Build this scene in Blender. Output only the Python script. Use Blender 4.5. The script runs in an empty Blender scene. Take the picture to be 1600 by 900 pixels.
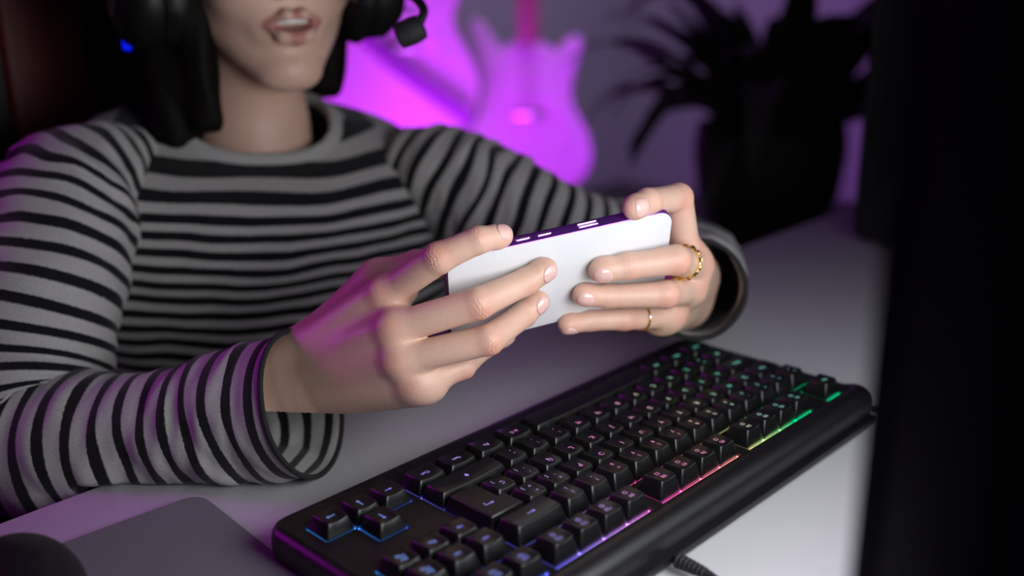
import bpy, bmesh, math, random
import numpy as np
from mathutils import Vector, Matrix
random.seed(7); rng = np.random.default_rng(7)
scene = bpy.context.scene
COL = scene.collection

# ------------------------------------------------------------------ camera
FPX = 1624.0
CAM = np.array([0.6105, 0.4108, 0.3066])
YAW, PITCH, ROLL = math.radians(225.553), math.radians(18.035), math.radians(-0.767)
D = np.array([math.sin(YAW)*math.cos(PITCH), math.cos(YAW)*math.cos(PITCH), -math.sin(PITCH)])
R0 = np.cross(D, [0, 0, 1]); R0 /= np.linalg.norm(R0); U0 = np.cross(R0, D)
RT = R0*math.cos(ROLL)+U0*math.sin(ROLL); UP = -R0*math.sin(ROLL)+U0*math.cos(ROLL)
M3 = np.array([RT, UP, D])                     # rows: right, up, forward
def c2w(p):                                    # millimetres before the lens -> metres in the room
    return np.asarray(p, float)@M3*0.001+CAM
def w2c(p): return (np.asarray(p, float)-CAM)@M3.T*1000
def C(px, py, dep): return np.array([(px-800)*dep/FPX, (450-py)*dep/FPX, dep])
def W(px, py, dep): return c2w(C(px, py, dep))
cd = bpy.data.cameras.new('camera'); cam = bpy.data.objects.new('camera', cd); COL.objects.link(cam)
cam.matrix_world = Matrix(((RT[0], UP[0], -D[0], CAM[0]), (RT[1], UP[1], -D[1], CAM[1]), (RT[2], UP[2], -D[2], CAM[2]), (0, 0, 0, 1)))
cd.sensor_width = 36; cd.lens = FPX/1600*36; cd.clip_start = 0.02; cd.clip_end = 50
cd.dof.use_dof = True; cd.dof.focus_distance = 0.592; cd.dof.aperture_fstop = 2.8
scene.camera = cam

# ------------------------------------------------------------------ world, exposure, lamps
w = bpy.data.worlds.new('world'); scene.world = w; w.use_nodes = True
w.node_tree.nodes['Background'].inputs[0].default_value = (0.30, 0.22, 0.42, 1)
w.node_tree.nodes['Background'].inputs[1].default_value = 0.012
vs = scene.view_settings; vs.view_transform = 'Standard'; vs.look = 'None'; vs.exposure = 0.0; vs.gamma = 1.0; vs.use_curve_mapping = False
def area(name, loc, target, size, power, color, sy=None, spread=180):
    l = bpy.data.lights.new(name, 'AREA'); l.energy = power; l.color = color; l.size = size
    if sy: l.shape = 'RECTANGLE'; l.size_y = sy
    l.spread = math.radians(spread)
    o = bpy.data.objects.new(name, l); COL.objects.link(o); o.location = loc
    o.rotation_euler = (Vector(target)-Vector(loc)).to_track_quat('-Z', 'Y').to_euler(); return o
area('added_wall_fill', (-1.6, -1.0, 1.8), (-2.4, -2.3, .2), .4, 5.0, (.85, .78, 1.0), .4, 90)  # added fill with no known source, lifts the back wall towards grey
area('purple_lamp_beside_chair', (.76, -1.0, .46), W(-60, 250, 780), 0.5, .48, (0.60, 0.010, 0.74), 0.5, 42)
area('purple_ceiling_lamp', (-0.1, -0.35, 1.55), (0.15, 0, 0), 0.8, .3, (0.55, 0.03, 0.85), 0.8)
area('purple_floor_lamp_by_guitars', W(700, 330, 2050), W(740, 110, 2800), 0.35, 8.5, (0.55, 0.035, 0.90), 0.35)

area('added_purple_wall_light', W(1210, 270, 2500), W(1290, 60, 3600), .3, 3.2, (.38, .01, 1.0), .3)  # added light, tucked out of sight to turn the side wall purple

# ------------------------------------------------------------------ helpers
def mat(name, col, rough=.5, metal=0., emit=None, estr=0., spec=.5, bump=None, coat=0., sss=0., sheen=0.):
    m = bpy.data.materials.new(name); m.use_nodes = True; nt = m.node_tree; b = nt.nodes['Principled BSDF']
    b.inputs['Base Color'].default_value = (*col, 1); b.inputs['Roughness'].default_value = rough; b.inputs['Metallic'].default_value = metal
    b.inputs['Specular IOR Level'].default_value = spec; b.inputs['Coat Weight'].default_value = coat
    b.inputs['Sheen Weight'].default_value = sheen
    if emit: b.inputs['Emission Color'].default_value = (*emit, 1); b.inputs['Emission Strength'].default_value = estr
    if sss:
        b.inputs['Subsurface Weight'].default_value = sss; b.inputs['Subsurface Radius'].default_value = (1, .35, .2); b.inputs['Subsurface Scale'].default_value = .003
    if bump:
        sc, st, dist = bump
        tc = nt.nodes.new('ShaderNodeTexCoord'); nz = nt.nodes.new('ShaderNodeTexNoise'); nz.inputs['Scale'].default_value = sc; nz.inputs['Detail'].default_value = 4
        bp = nt.nodes.new('ShaderNodeBump'); bp.inputs['Strength'].default_value = st; bp.inputs['Distance'].default_value = dist
        nt.links.new(tc.outputs['Object'], nz.inputs['Vector']); nt.links.new(nz.outputs['Fac'], bp.inputs['Height']); nt.links.new(bp.outputs['Normal'], b.inputs['Normal'])
    return m
def link(name, me, m=None, parent=None, smooth=True):
    o = bpy.data.objects.new(name, me); COL.objects.link(o)
    if m is not None and not me.materials: me.materials.append(m)
    if smooth and len(me.polygons): me.polygons.foreach_set('use_smooth', [True]*len(me.polygons))
    if parent: o.parent = parent
    return o
def tag(o, label, cat=None, group=None, kind=None):
    o['label'] = label
    if cat: o['category'] = cat
    if group: o['group'] = group
    if kind: o['kind'] = kind
    return o
def empty(name, loc=(0, 0, 0), rot=(0, 0, 0)):
    o = bpy.data.objects.new(name, None); COL.objects.link(o); o.location = loc; o.rotation_euler = rot; o.empty_display_size = .02; return o
def pyd(name, V, F):
    me = bpy.data.meshes.new(name); me.from_pydata([tuple(map(float, v)) for v in V], [], [tuple(map(int, f)) for f in F]); me.validate(); me.update(); return me
def bm_mesh(name, bm, sharp=None):
    bmesh.ops.recalc_face_normals(bm, faces=bm.faces); me = bpy.data.meshes.new(name); bm.to_mesh(me); bm.free()
    return me
def autosmooth(o, deg=35):
    me = o.data
    if hasattr(me, 'set_sharp_from_angle'): me.set_sharp_from_angle(angle=math.radians(deg))
    return o
def box_me(name, lo, hi, bev=0, seg=2):
    bm = bmesh.new(); bmesh.ops.create_cube(bm, size=1)
    for v in bm.verts: v.co = Vector([(lo[i]+hi[i])/2+v.co[i]*(hi[i]-lo[i]) for i in range(3)])
    if bev: bmesh.ops.bevel(bm, geom=bm.edges[:], offset=bev, segments=seg, profile=.5, affect='EDGES')
    return bm_mesh(name, bm)
def box(name, lo, hi, m, parent=None, bev=0, seg=2):
    return autosmooth(link(name, box_me(name, lo, hi, bev, seg), m, parent))
def rrect(a, b, r, n=6):                      # rounded rectangle outline, half sizes a, b
    P = []
    for cx, cy, a0 in ((a-r, b-r, 0), (-a+r, b-r, 90), (-a+r, -b+r, 180), (a-r, -b+r, 270)):
        for k in range(n+1):
            t = math.radians(a0+90*k/n); P.append((cx+r*math.cos(t), cy+r*math.sin(t)))
    return P
def stack(rings, cap0=True, cap1=True):      # closed rings of equal length -> verts, faces
    V = []; F = []; n = len(rings[0])
    for r in rings: V += list(r)
    for i in range(len(rings)-1):
        for k in range(n):
            F.append((i*n+k, i*n+(k+1) % n, (i+1)*n+(k+1) % n, (i+1)*n+k))
    if cap0: F.append(tuple(range(n))[::-1])
    if cap1: F.append(tuple((len(rings)-1)*n+k for k in range(n)))
    return V, F
def fixn(me):
    bm = bmesh.new(); bm.from_mesh(me); bmesh.ops.recalc_face_normals(bm, faces=bm.faces); bm.to_mesh(me); bm.free(); return me
def catmull(P, n, closed=False):
    P = [np.asarray(p, float) for p in P]; out = []; m = len(P); segs = m if closed else m-1
    for i in range(segs):
        g = (lambda k: P[k % m]) if closed else (lambda k: P[min(max(k, 0), m-1)])
        p0, p1, p2, p3 = g(i-1), g(i), g(i+1), g(i+2)
        for k in range(n):
            t = k/n; out.append(.5*((2*p1)+(-p0+p2)*t+(2*p0-5*p1+4*p2-p3)*t*t+(-p0+3*p1-3*p2+p3)*t**3))
    if not closed: out.append(P[-1])
    return np.array(out)
def tube(name, P, r, m, parent=None, n=10, closed=False, caps=True):
    P = np.asarray(P, float); N = len(P); rr = np.broadcast_to(np.asarray(r, float), (N,))
    T = np.gradient(P, axis=0) if not closed else np.roll(P, -1, 0)-np.roll(P, 1, 0)
    T /= np.linalg.norm(T, axis=1)[:, None]+1e-12
    a = np.cross(T[0], [0, 0, 1]);
    if np.linalg.norm(a) < .1: a = np.cross(T[0], [1, 0, 0])
    rings = []
    for i in range(N):
        a = a-T[i]*(a@T[i]); a /= np.linalg.norm(a); b = np.cross(T[i], a)
        rings.append([P[i]+rr[i]*(a*math.cos(2*math.pi*k/n)+b*math.sin(2*math.pi*k/n)) for k in range(n)])
    if closed: V, F = stack(rings+[rings[0]], False, False)
    else: V, F = stack(rings, caps, caps)
    return link(name, fixn(pyd(name, V, F)), m, parent)
def lathe(name, prof, m, parent=None, n=32, loc=(0, 0, 0), rot=None, smooth_deg=40):
    rings = [[(r*math.cos(2*math.pi*k/n), r*math.sin(2*math.pi*k/n), z) for k in range(n)] for r, z in prof]
    V, F = stack(rings); o = link(name, fixn(pyd(name, V, F)), m, parent); o.location = loc
    if rot is not None: o.rotation_euler = rot
    return autosmooth(o, smooth_deg)
# ---- implicit-surface modelling (for the body)
def smin(a, b, k):
    h = np.clip(.5+.5*(b-a)/k, 0, 1); return b*(1-h)+a*h-k*h*(1-h)
def cone(p, a, b, ra, rb):
    a = np.asarray(a); b = np.asarray(b); ba = b-a; t = np.clip(((p-a)@ba)/(ba@ba), 0, 1)
    return np.linalg.norm(p-a-t[:, None]*ba, axis=1)-(ra+(rb-ra)*t)
def ell(p, c, r, A=None):
    q = p-np.asarray(c)
    if A is not None: q = q@np.asarray(A).T
    r = np.asarray(r, float); k0 = np.linalg.norm(q/r, axis=1); k1 = np.linalg.norm(q/r**2, axis=1)+1e-9
    return k0*(k0-1)/k1
def isosurface(sdf, lo, hi, h, project=2):
    lo = np.asarray(lo, float); B = 6
    nb = np.ceil((np.asarray(hi)-lo)/(h*B)).astype(int); n = nb*B+1
    g = np.stack(np.meshgrid(*[np.arange(k) for k in nb], indexing='ij'), -1).reshape(-1, 3)
    dc = sdf(lo+(g+.5)*h*B); act = np.abs(dc) < h*B*1.25+2
    A = np.repeat(np.repeat(np.repeat(np.sign(dc).reshape(nb)*1e3, B, 0), B, 1), B, 2).astype(np.float32)
    A = np.pad(A, ((0, 1),)*3, mode='edge')
    off = np.stack(np.meshgrid(*[np.arange(B+1)]*3, indexing='ij'), -1).reshape(-1, 3)
    ga = g[act]
    for s in range(0, len(ga), 600):
        idx = (ga[s:s+600, None, :]*B+off[None]).reshape(-1, 3); A[idx[:, 0], idx[:, 1], idx[:, 2]] = sdf(lo+idx*h)
    ins = A < 0; c = np.zeros(tuple(np.array(A.shape)-1), int)
    for i in (0, 1):
        for j in (0, 1):
            for k in (0, 1): c += ins[i:A.shape[0]-1+i, j:A.shape[1]-1+j, k:A.shape[2]-1+k]
    mix = (c > 0) & (c < 8); cells = np.argwhere(mix); vid = -np.ones(c.shape, int); vid[mix] = np.arange(len(cells))
    acc = np.zeros((len(cells), 3)); cnt = np.zeros(len(cells))
    cor = [(i, j, k) for i in (0, 1) for j in (0, 1) for k in (0, 1)]
    val = {q: A[cells[:, 0]+q[0], cells[:, 1]+q[1], cells[:, 2]+q[2]] for q in cor}
    for q in cor:
        for ax in range(3):
            if q[ax]: continue
            q2 = list(q); q2[ax] = 1; q2 = tuple(q2); a, b = val[q], val[q2]; x = (a < 0) != (b < 0)
            t = np.where(x, a/(a-b+1e-12), 0); pt = np.array(q, float)+np.zeros((len(cells), 3)); pt[:, ax] = t
            acc[x] += pt[x]; cnt[x] += 1
    V = lo+(cells+acc/np.maximum(cnt, 1)[:, None])*h
    F = []
    for ax in range(3):
        u, v = (ax+1) % 3, (ax+2) % 3
        s0 = [slice(None)]*3; s1 = [slice(None)]*3; s0[ax] = slice(0, -1); s1[ax] = slice(1, None)
        e0, e1 = ins[tuple(s0)], ins[tuple(s1)]; E_ = np.argwhere(e0 != e1)
        ok = (E_[:, u] > 0) & (E_[:, v] > 0) & (E_[:, u] < c.shape[u]) & (E_[:, v] < c.shape[v]); E_ = E_[ok]
        flip = e0[E_[:, 0], E_[:, 1], E_[:, 2]]
        du = np.zeros(3, int); du[u] = 1; dv = np.zeros(3, int); dv[v] = 1
        q = [vid[tuple((E_-x).T)] for x in (du+dv, dv, du*0, du)]; Q = np.stack(q, 1)
        Q[~flip] = Q[~flip][:, ::-1]; F.append(Q)
    F = np.concatenate(F); F = F[(F >= 0).all(1)]
    e = h*.3
    for _ in range(project):
        d = sdf(V); G = np.stack([(sdf(V+np.eye(3)[i]*e)-sdf(V-np.eye(3)[i]*e))/(2*e) for i in range(3)], 1)
        st = d/np.maximum((G**2).sum(1), .2); V = V-np.clip(st, -h, h)[:, None]*G
    return V, F
def np_mesh(name, V, F, attrs=None):
    me = bpy.data.meshes.new(name); F = np.asarray(F)
    me.vertices.add(len(V)); me.vertices.foreach_set('co', np.asarray(V, np.float32).ravel())
    k = F.shape[1]; me.loops.add(F.size); me.loops.foreach_set('vertex_index', F.ravel().astype(np.int32))
    me.polygons.add(len(F)); me.polygons.foreach_set('loop_start', np.arange(0, F.size, k, dtype=np.int32))
    me.update(calc_edges=True); me.validate()
    for n_, a in (attrs or {}).items():
        at = me.attributes.new(n_, 'FLOAT', 'POINT'); at.data.foreach_set('value', np.asarray(a, np.float32))
    return me
def wav(p, seed, sc):                          # cheap smooth noise, sum of sines
    r = np.random.default_rng(seed); o = np.zeros(len(p))
    for i in range(6):
        k = r.normal(size=p.shape[1]); k *= (1+.5*i)/(np.linalg.norm(k)*sc)*2*np.pi*.5; o += np.sin(p@k+r.uniform(0, 6.28))/(1+.4*i)
    return o/2.6

# ------------------------------------------------------------------ materials
def skin_mat():
    m = mat('skin', (.55, .33, .24), .42, spec=.4, sss=.12); nt = m.node_tree; b = nt.nodes['Principled BSDF']; L = nt.links
    tc = nt.nodes.new('ShaderNodeTexCoord')
    at = nt.nodes.new('ShaderNodeAttribute'); at.attribute_name = 'flush'
    lp = nt.nodes.new('ShaderNodeAttribute'); lp.attribute_name = 'lip'
    nz = nt.nodes.new('ShaderNodeTexNoise'); nz.inputs['Scale'].default_value = 55; nz.inputs['Detail'].default_value = 3
    L.new(tc.outputs['Object'], nz.inputs['Vector'])
    mx = nt.nodes.new('ShaderNodeMix'); mx.data_type = 'RGBA'; mx.inputs[6].default_value = (.74, .49, .385, 1); mx.inputs[7].default_value = (.64, .40, .305, 1); L.new(nz.outputs['Fac'], mx.inputs[0])
    m2 = nt.nodes.new('ShaderNodeMix'); m2.data_type = 'RGBA'; m2.inputs[7].default_value = (.66, .24, .17, 1); L.new(at.outputs['Fac'], m2.inputs[0]); L.new(mx.outputs[2], m2.inputs[6])
    m3 = nt.nodes.new('ShaderNodeMix'); m3.data_type = 'RGBA'; m3.inputs[7].default_value = (.50, .20, .18, 1); L.new(lp.outputs['Fac'], m3.inputs[0]); L.new(m2.outputs[2], m3.inputs[6])
    L.new(m3.outputs[2], b.inputs['Base Color'])
    vo = nt.nodes.new('ShaderNodeTexVoronoi'); vo.inputs['Scale'].default_value = 1100; L.new(tc.outputs['Object'], vo.inputs['Vector'])
    n2 = nt.nodes.new('ShaderNodeTexNoise'); n2.inputs['Scale'].default_value = 420; n2.inputs['Detail'].default_value = 3; L.new(tc.outputs['Object'], n2.inputs['Vector'])
    ad = nt.nodes.new('ShaderNodeMath'); L.new(vo.outputs['Distance'], ad.inputs[0]); L.new(n2.outputs['Fac'], ad.inputs[1])
    bp = nt.nodes.new('ShaderNodeBump'); bp.inputs['Strength'].default_value = .22; bp.inputs['Distance'].default_value = .0004; L.new(ad.outputs[0], bp.inputs['Height']); L.new(bp.outputs['Normal'], b.inputs['Normal'])
    return m
def knit_mat(name, plain=False, dk=.40):
    m = mat(name, (.5, .5, .5), .9, spec=.15, sheen=.15); nt = m.node_tree; b = nt.nodes['Principled BSDF']; L = nt.links
    tc = nt.nodes.new('ShaderNodeTexCoord')
    nz = nt.nodes.new('ShaderNodeTexNoise'); nz.inputs['Scale'].default_value = 900; nz.inputs['Detail'].default_value = 3; L.new(tc.outputs['Object'], nz.inputs['Vector'])
    bp = nt.nodes.new('ShaderNodeBump'); bp.inputs['Strength'].default_value = .5; bp.inputs['Distance'].default_value = .0006; L.new(nz.outputs['Fac'], bp.inputs['Height']); L.new(bp.outputs['Normal'], b.inputs['Normal'])
    cr = nt.nodes.new('ShaderNodeMix'); cr.data_type = 'RGBA'; cr.inputs[6].default_value = (.30, .29, .285, 1); cr.inputs[7].default_value = (.57, .55, .54, 1); L.new(nz.outputs['Fac'], cr.inputs[0])
    if plain:
        L.new(cr.outputs[2], b.inputs['Base Color']); return m
    at = nt.nodes.new('ShaderNodeAttribute'); at.attribute_name = 'stripe'
    n3 = nt.nodes.new('ShaderNodeTexNoise'); n3.inputs['Scale'].default_value = 700; L.new(tc.outputs['Object'], n3.inputs['Vector'])
    ma = nt.nodes.new('ShaderNodeMath'); ma.operation = 'MULTIPLY_ADD'; L.new(n3.outputs['Fac'], ma.inputs[0]); ma.inputs[1].default_value = .08; L.new(at.outputs['Fac'], ma.inputs[2])
    fr = nt.nodes.new('ShaderNodeMath'); fr.operation = 'FRACT'; L.new(ma.outputs[0], fr.inputs[0])
    rp = nt.nodes.new('ShaderNodeValToRGB'); e = rp.color_ramp.elements
    e[0].position = 0; e[0].color = (1, 1, 1, 1); e[1].position = .02; e[1].color = (1, 1, 1, 1)
    for pos, c in ((.04, 0), (dk, 0), (dk+.05, 1)):
        x = e.new(pos); x.color = (c, c, c, 1)
    L.new(fr.outputs[0], rp.inputs[0])
    mx = nt.nodes.new('ShaderNodeMix'); mx.data_type = 'RGBA'; mx.inputs[6].default_value = (.008, .007, .009, 1); L.new(rp.outputs[0], mx.inputs[0]); L.new(cr.outputs[2], mx.inputs[7])
    L.new(mx.outputs[2], b.inputs['Base Color']); return m
LED = [(-.02, (.0, .75, .28)), (.06, (.0, .75, .28)), (.105, (.75, .9, .35)), (.125, (1, .35, .3)), (.17, (1, .15, .35)), (.20, (1, .1, .55)), (.225, (.75, .3, 1)), (.265, (.30, .22, 1)), (.30, (.06, .12, 1)), (.345, (.05, .35, 1))]
def led_mat(name, strength, dark=None):
    m = mat(name, (.02, .02, .02), .5); nt = m.node_tree; b = nt.nodes['Principled BSDF']; L = nt.links
    g = nt.nodes.new('ShaderNodeNewGeometry'); s = nt.nodes.new('ShaderNodeSeparateXYZ'); L.new(g.outputs['Position'], s.inputs[0])
    mr = nt.nodes.new('ShaderNodeMapRange'); mr.inputs['From Min'].default_value = -.02; mr.inputs['From Max'].default_value = .36; L.new(s.outputs[0], mr.inputs['Value'])
    rp = nt.nodes.new('ShaderNodeValToRGB'); e = rp.color_ramp.elements
    pos = [(x+.02)/.38 for x, _ in LED]; e[0].position = pos[0]; e[0].color = (*LED[0][1], 1); e[1].position = pos[-1]; e[1].color = (*LED[-1][1], 1)
    for p, (_, c) in list(zip(pos, LED))[1:-1]: x = e.new(p); x.color = (*c, 1)
    L.new(mr.outputs[0], rp.inputs[0]); mw_ = nt.nodes.new('ShaderNodeMix'); mw_.data_type = 'RGBA'; mw_.inputs[0].default_value = dark or 0; mw_.inputs[7].default_value = (.30, .27, .5, 1); L.new(rp.outputs[0], mw_.inputs[6]); L.new(mw_.outputs[2], b.inputs['Emission Color']); b.inputs['Emission Strength'].default_value = strength; return m
MAT = dict(
    skin=skin_mat(), nail=mat('nail', (.76, .48, .43), .22, coat=.4), teeth=mat('teeth', (.75, .72, .68), .25), mouth=mat('mouth', (.12, .02, .02), .5),
    knit=knit_mat('striped_knit'), knit_body=knit_mat('striped_body_knit', False, .52), knit_plain=knit_mat('white_knit', True), hem=mat('black_hem', (.008, .008, .009), .9, bump=(900, .5, .0005)),
    hair=mat('dark_hair', (.004, .003, .002), .6, spec=.12,  bump=(300, .6, .002)),
    key=mat('keycap_plastic', (.006, .006, .0065), .30, spec=.45, bump=(1500, .12, .0002)), case=mat('keyboard_case', (.006, .006, .0065), .40, spec=.5, bump=(1600, .35, .0002)),
    legend=led_mat('legend_glow', 1.0, .5), led=led_mat('led_glow', 3.0), keywell=mat('key_well', (.01, .01, .01), .5),
    black=mat('black_plastic', (.010, .010, .011), .4), blacksoft=mat('black_leatherette', (.010, .009, .010), .5, bump=(250, .3, .001)), red=mat('red_leatherette', (.13, .003, .002), .5, bump=(250, .3, .001)),
    chrome=mat('brushed_steel', (.5, .5, .5), .3, 1.), desk=mat('white_desk', (.66, .66, .68), .42, bump=(60, .03, .001)),
    wall=mat('grey_wall_paint', (.42, .41, .44), .9, bump=(80, .1, .002)), floor=mat('dark_floor', (.05, .045, .045), .5), ceil=mat('ceiling_paint', (.5, .5, .5), .9),
    pframe=mat('phone_metal', (.30, .10, .52), .30, .9), pback=mat('phone_back_glass', (.73, .75, .77), .3, coat=.2), psteel=mat('phone_button_metal', (.85, .84, .86), .2, 1.), pscreen=mat('phone_screen', (.01, .01, .012), .08),
    hset=mat('headset_plastic', (.006, .006, .0065), .42, spec=.25), pad=None, gold=mat('gold', (.95, .72, .28), .16, 1.), rubber=mat('rubber', (.015, .015, .016), .7), blue=mat('blue_led', (0, 0, 0), .4, emit=(.0, .01, 1), estr=.8),
    screen=mat('screen_key_patch', (.02, .02, .02), .3, emit=(.95, .97, 1.0), estr=10.2), screen_dark=mat('monitor_screen_dim', (.02, .02, .02), .3, emit=(.92, .95, 1.0), estr=1.6),
    gwhite=mat('white_guitar_lacquer', (.85, .83, .85), .5), gneck=mat('maple_neck', (.35, .16, .12), .4), gdark=mat('rosewood', (.05, .02, .02), .5), strap=mat('guitar_strap', (.30, .12, .40), .8),
    leaf=mat('dark_green_leaf', (.018, .028, .010), .5), pot=mat('dark_basket', (.03, .022, .015), .8, bump=(60, .5, .006)), soil=mat('soil', (.02, .013, .009), .95), wood=mat('dark_wood', (.035, .022, .016), .5))
def pad_mat():
    m = mat('grey_woven_cloth', (.2, .2, .21), .9, spec=.2); nt = m.node_tree; b = nt.nodes['Principled BSDF']; L = nt.links
    tc = nt.nodes.new('ShaderNodeTexCoord'); nz = nt.nodes.new('ShaderNodeTexNoise'); nz.inputs['Scale'].default_value = 1700; nz.inputs['Detail'].default_value = 2; L.new(tc.outputs['Object'], nz.inputs['Vector'])
    mx = nt.nodes.new('ShaderNodeMix'); mx.data_type = 'RGBA'; mx.inputs[6].default_value = (.10, .10, .105, 1); mx.inputs[7].default_value = (.26, .26, .27, 1); L.new(nz.outputs['Fac'], mx.inputs[0]); L.new(mx.outputs[2], b.inputs['Base Color'])
    bp = nt.nodes.new('ShaderNodeBump'); bp.inputs['Strength'].default_value = .6; bp.inputs['Distance'].default_value = .0004; L.new(nz.outputs['Fac'], bp.inputs['Height']); L.new(bp.outputs['Normal'], b.inputs['Normal']); return m
MAT['pad'] = pad_mat()

# ------------------------------------------------------------------ the room
FLOOR = -.74
def struct(name, lo, hi, m, label): return tag(box(name, lo, hi, m), label, kind='structure')
struct('floor', (-3.2, -2.6, FLOOR-.1), (2.6, 2.4, FLOOR), MAT['floor'], 'dark floor of the dim room')
struct('wall_back', (-3.2, -2.7, FLOOR), (2.6, -2.6, 1.9), MAT['wall'], 'grey wall behind the guitars')
struct('wall_left', (-3.3, -2.7, FLOOR), (-3.2, 2.4, 1.9), MAT['wall'], 'grey side wall behind the plant')
struct('wall_right', (2.6, -2.7, FLOOR), (2.7, 2.4, 1.9), MAT['wall'], 'side wall out of view')
struct('wall_front', (-3.3, 2.4, FLOOR), (2.7, 2.5, 1.9), MAT['wall'], 'wall behind the desk out of view')
struct('ceiling', (-3.3, -2.7, 1.9), (2.7, 2.5, 2.0), MAT['ceil'], 'plain ceiling')

# desk
desk = empty('desk', (0, 0, FLOOR)); tag(desk, 'white desk that carries the keyboard and mouse pad', 'desk')
def dbox(n, lo, hi, m, bev=0): return box(n, (lo[0], lo[1], lo[2]-FLOOR), (hi[0], hi[1], hi[2]-FLOOR), m, desk, bev)
dbox('desk_top', (-.95, -.165, -.03), (.95, .62, 0), MAT['desk'], .002)
for sx in (-.9, .9):
    for sy in (-.11, .57): dbox('leg', (sx-.025, sy-.025, FLOOR), (sx+.025, sy+.025, -.03), MAT['black'], .003)
dbox('rail', (-.875, .555, -.10), (.875, .585, -.03), MAT['black'])

# ------------------------------------------------------------------ keyboard (millimetre layout, scaled to metres)
U = 19.05; KZ = .022
kb = empty('keyboard', (0, 0, 0)); tag(kb, 'black mechanical gaming keyboard with rainbow backlight on the white desk', 'keyboard')
def mm(V): return [(v[0]*.001, v[1]*.001, v[2]*.001+KZ) for v in V]
ocx, ocy, oa, ob = 171, 58.5, 190, 80.5
def ring(inset, z, r=14): return [(ocx+x, ocy+y, z) for x, y in rrect(oa-inset, ob-inset, max(r-inset, 2), 6)]
V, F = stack([ring(4, -20.6), ring(.8, -18), ring(0, -14), ring(0, -7), ring(.7, -3.8), ring(2.2, -1.5), ring(4.5, -.35), ring(7.5, -.06), ring(13, -.06, 15), ring(13, -2.4, 15)])
link('case', fixn(pyd('case', mm(V), F)), MAT['case'], kb)
cut = [(0, 15, 0, 5), (15.25, 18.25, 3, 5), (15.25, 18.25, 0, 1), (16.25, 17.25, 1, 2)]+[(a, b, 5.25, 6.25) for a, b in ((0, 1), (2, 6), (6.5, 10.5), (11, 15), (15.25, 18.25))]
MG = .55
cutm = [(a*U-MG, b*U+MG, c*U-MG, d*U+(1.3 if d > 6 else MG)) for a, b, c, d in cut]
xs = sorted({-12., 356.}|{v for c in cutm for v in c[:2]}); ys = sorted({-14., 124.}|{v for c in cutm for v in c[2:]})
def solid(i, j):
    if not (0 <= i < len(xs)-1 and 0 <= j < len(ys)-1): return True
    x, y = (xs[i]+xs[i+1])/2, (ys[j]+ys[j+1])/2
    return not any(a < x < b and c < y < d for a, b, c, d in cutm)
V = []; F = []
def quad(*q):
    n = len(V); V.extend(q); F.append((n, n+1, n+2, n+3))
for i in range(len(xs)-1):
    for j in range(len(ys)-1):
        x0, x1, y0, y1 = xs[i], xs[i+1], ys[j], ys[j+1]
        if solid(i, j): quad((x0, y0, 0), (x1, y0, 0), (x1, y1, 0), (x0, y1, 0))
        else:
            if solid(i-1, j): quad((x0, y0, 0), (x0, y1, 0), (x0, y1, -2.2), (x0, y0, -2.2))
            if solid(i+1, j): quad((x1, y0, 0), (x1, y0, -2.2), (x1, y1, -2.2), (x1, y1, 0))
            if solid(i, j-1): quad((x0, y0, 0), (x0, y0, -2.2), (x1, y0, -2.2), (x1, y0, 0))
            if solid(i, j+1): quad((x0, y1, 0), (x1, y1, 0), (x1, y1, -2.2), (x0, y1, -2.2))
link('deck', pyd('deck', mm(V), F), MAT['case'], kb, smooth=False)
for a, b, c, d in cutm:
    link('light_plate', pyd('light_plate', mm([(a, c, -1.9), (b, c, -1.9), (b, d, -1.9), (a, d, -1.9)]), [(0, 1, 2, 3)]), MAT['led'], kb, smooth=False)
# rounded ridge along the far edge, lip and feet
prof = [(121.5, -.6), (122.5, 1.4), (125, 3.2), (128, 4.1), (131.5, 3.9), (135, 2.3), (137.5, -.2), (139, -3), (139.4, -6.5), (137, -8), (122, -8)]
rings = [[(x, 58.5+(y-58.5)*1.0-iy, z*sz-(1-sz)*2) for y, z in prof] for x, iy, sz in ((-16.5, 9, .3), (-14.5, 4.5, .7), (-11, 1.6, .93), (-4, 0, 1), (346, 0, 1), (353, 1.6, .93), (356.5, 4.5, .7), (358.5, 9, .3))]
V, F = stack(rings); autosmooth(link('rear_ridge', fixn(pyd('rear_ridge', mm(V), F)), MAT['case'], kb), 50)
box('rear_lip', (-.008, .134, .0045), (.35, .1435, .0095), MAT['case'], kb, .0015)
for x in (.01, .32): box('foot', (x, .118, .0), (x+.025, .132, .004), MAT['rubber'], kb, .001)
for x in (.01, .32): box('foot', (x, -.012, .0), (x+.025, .0, .003), MAT['rubber'], kb, .001)
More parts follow.
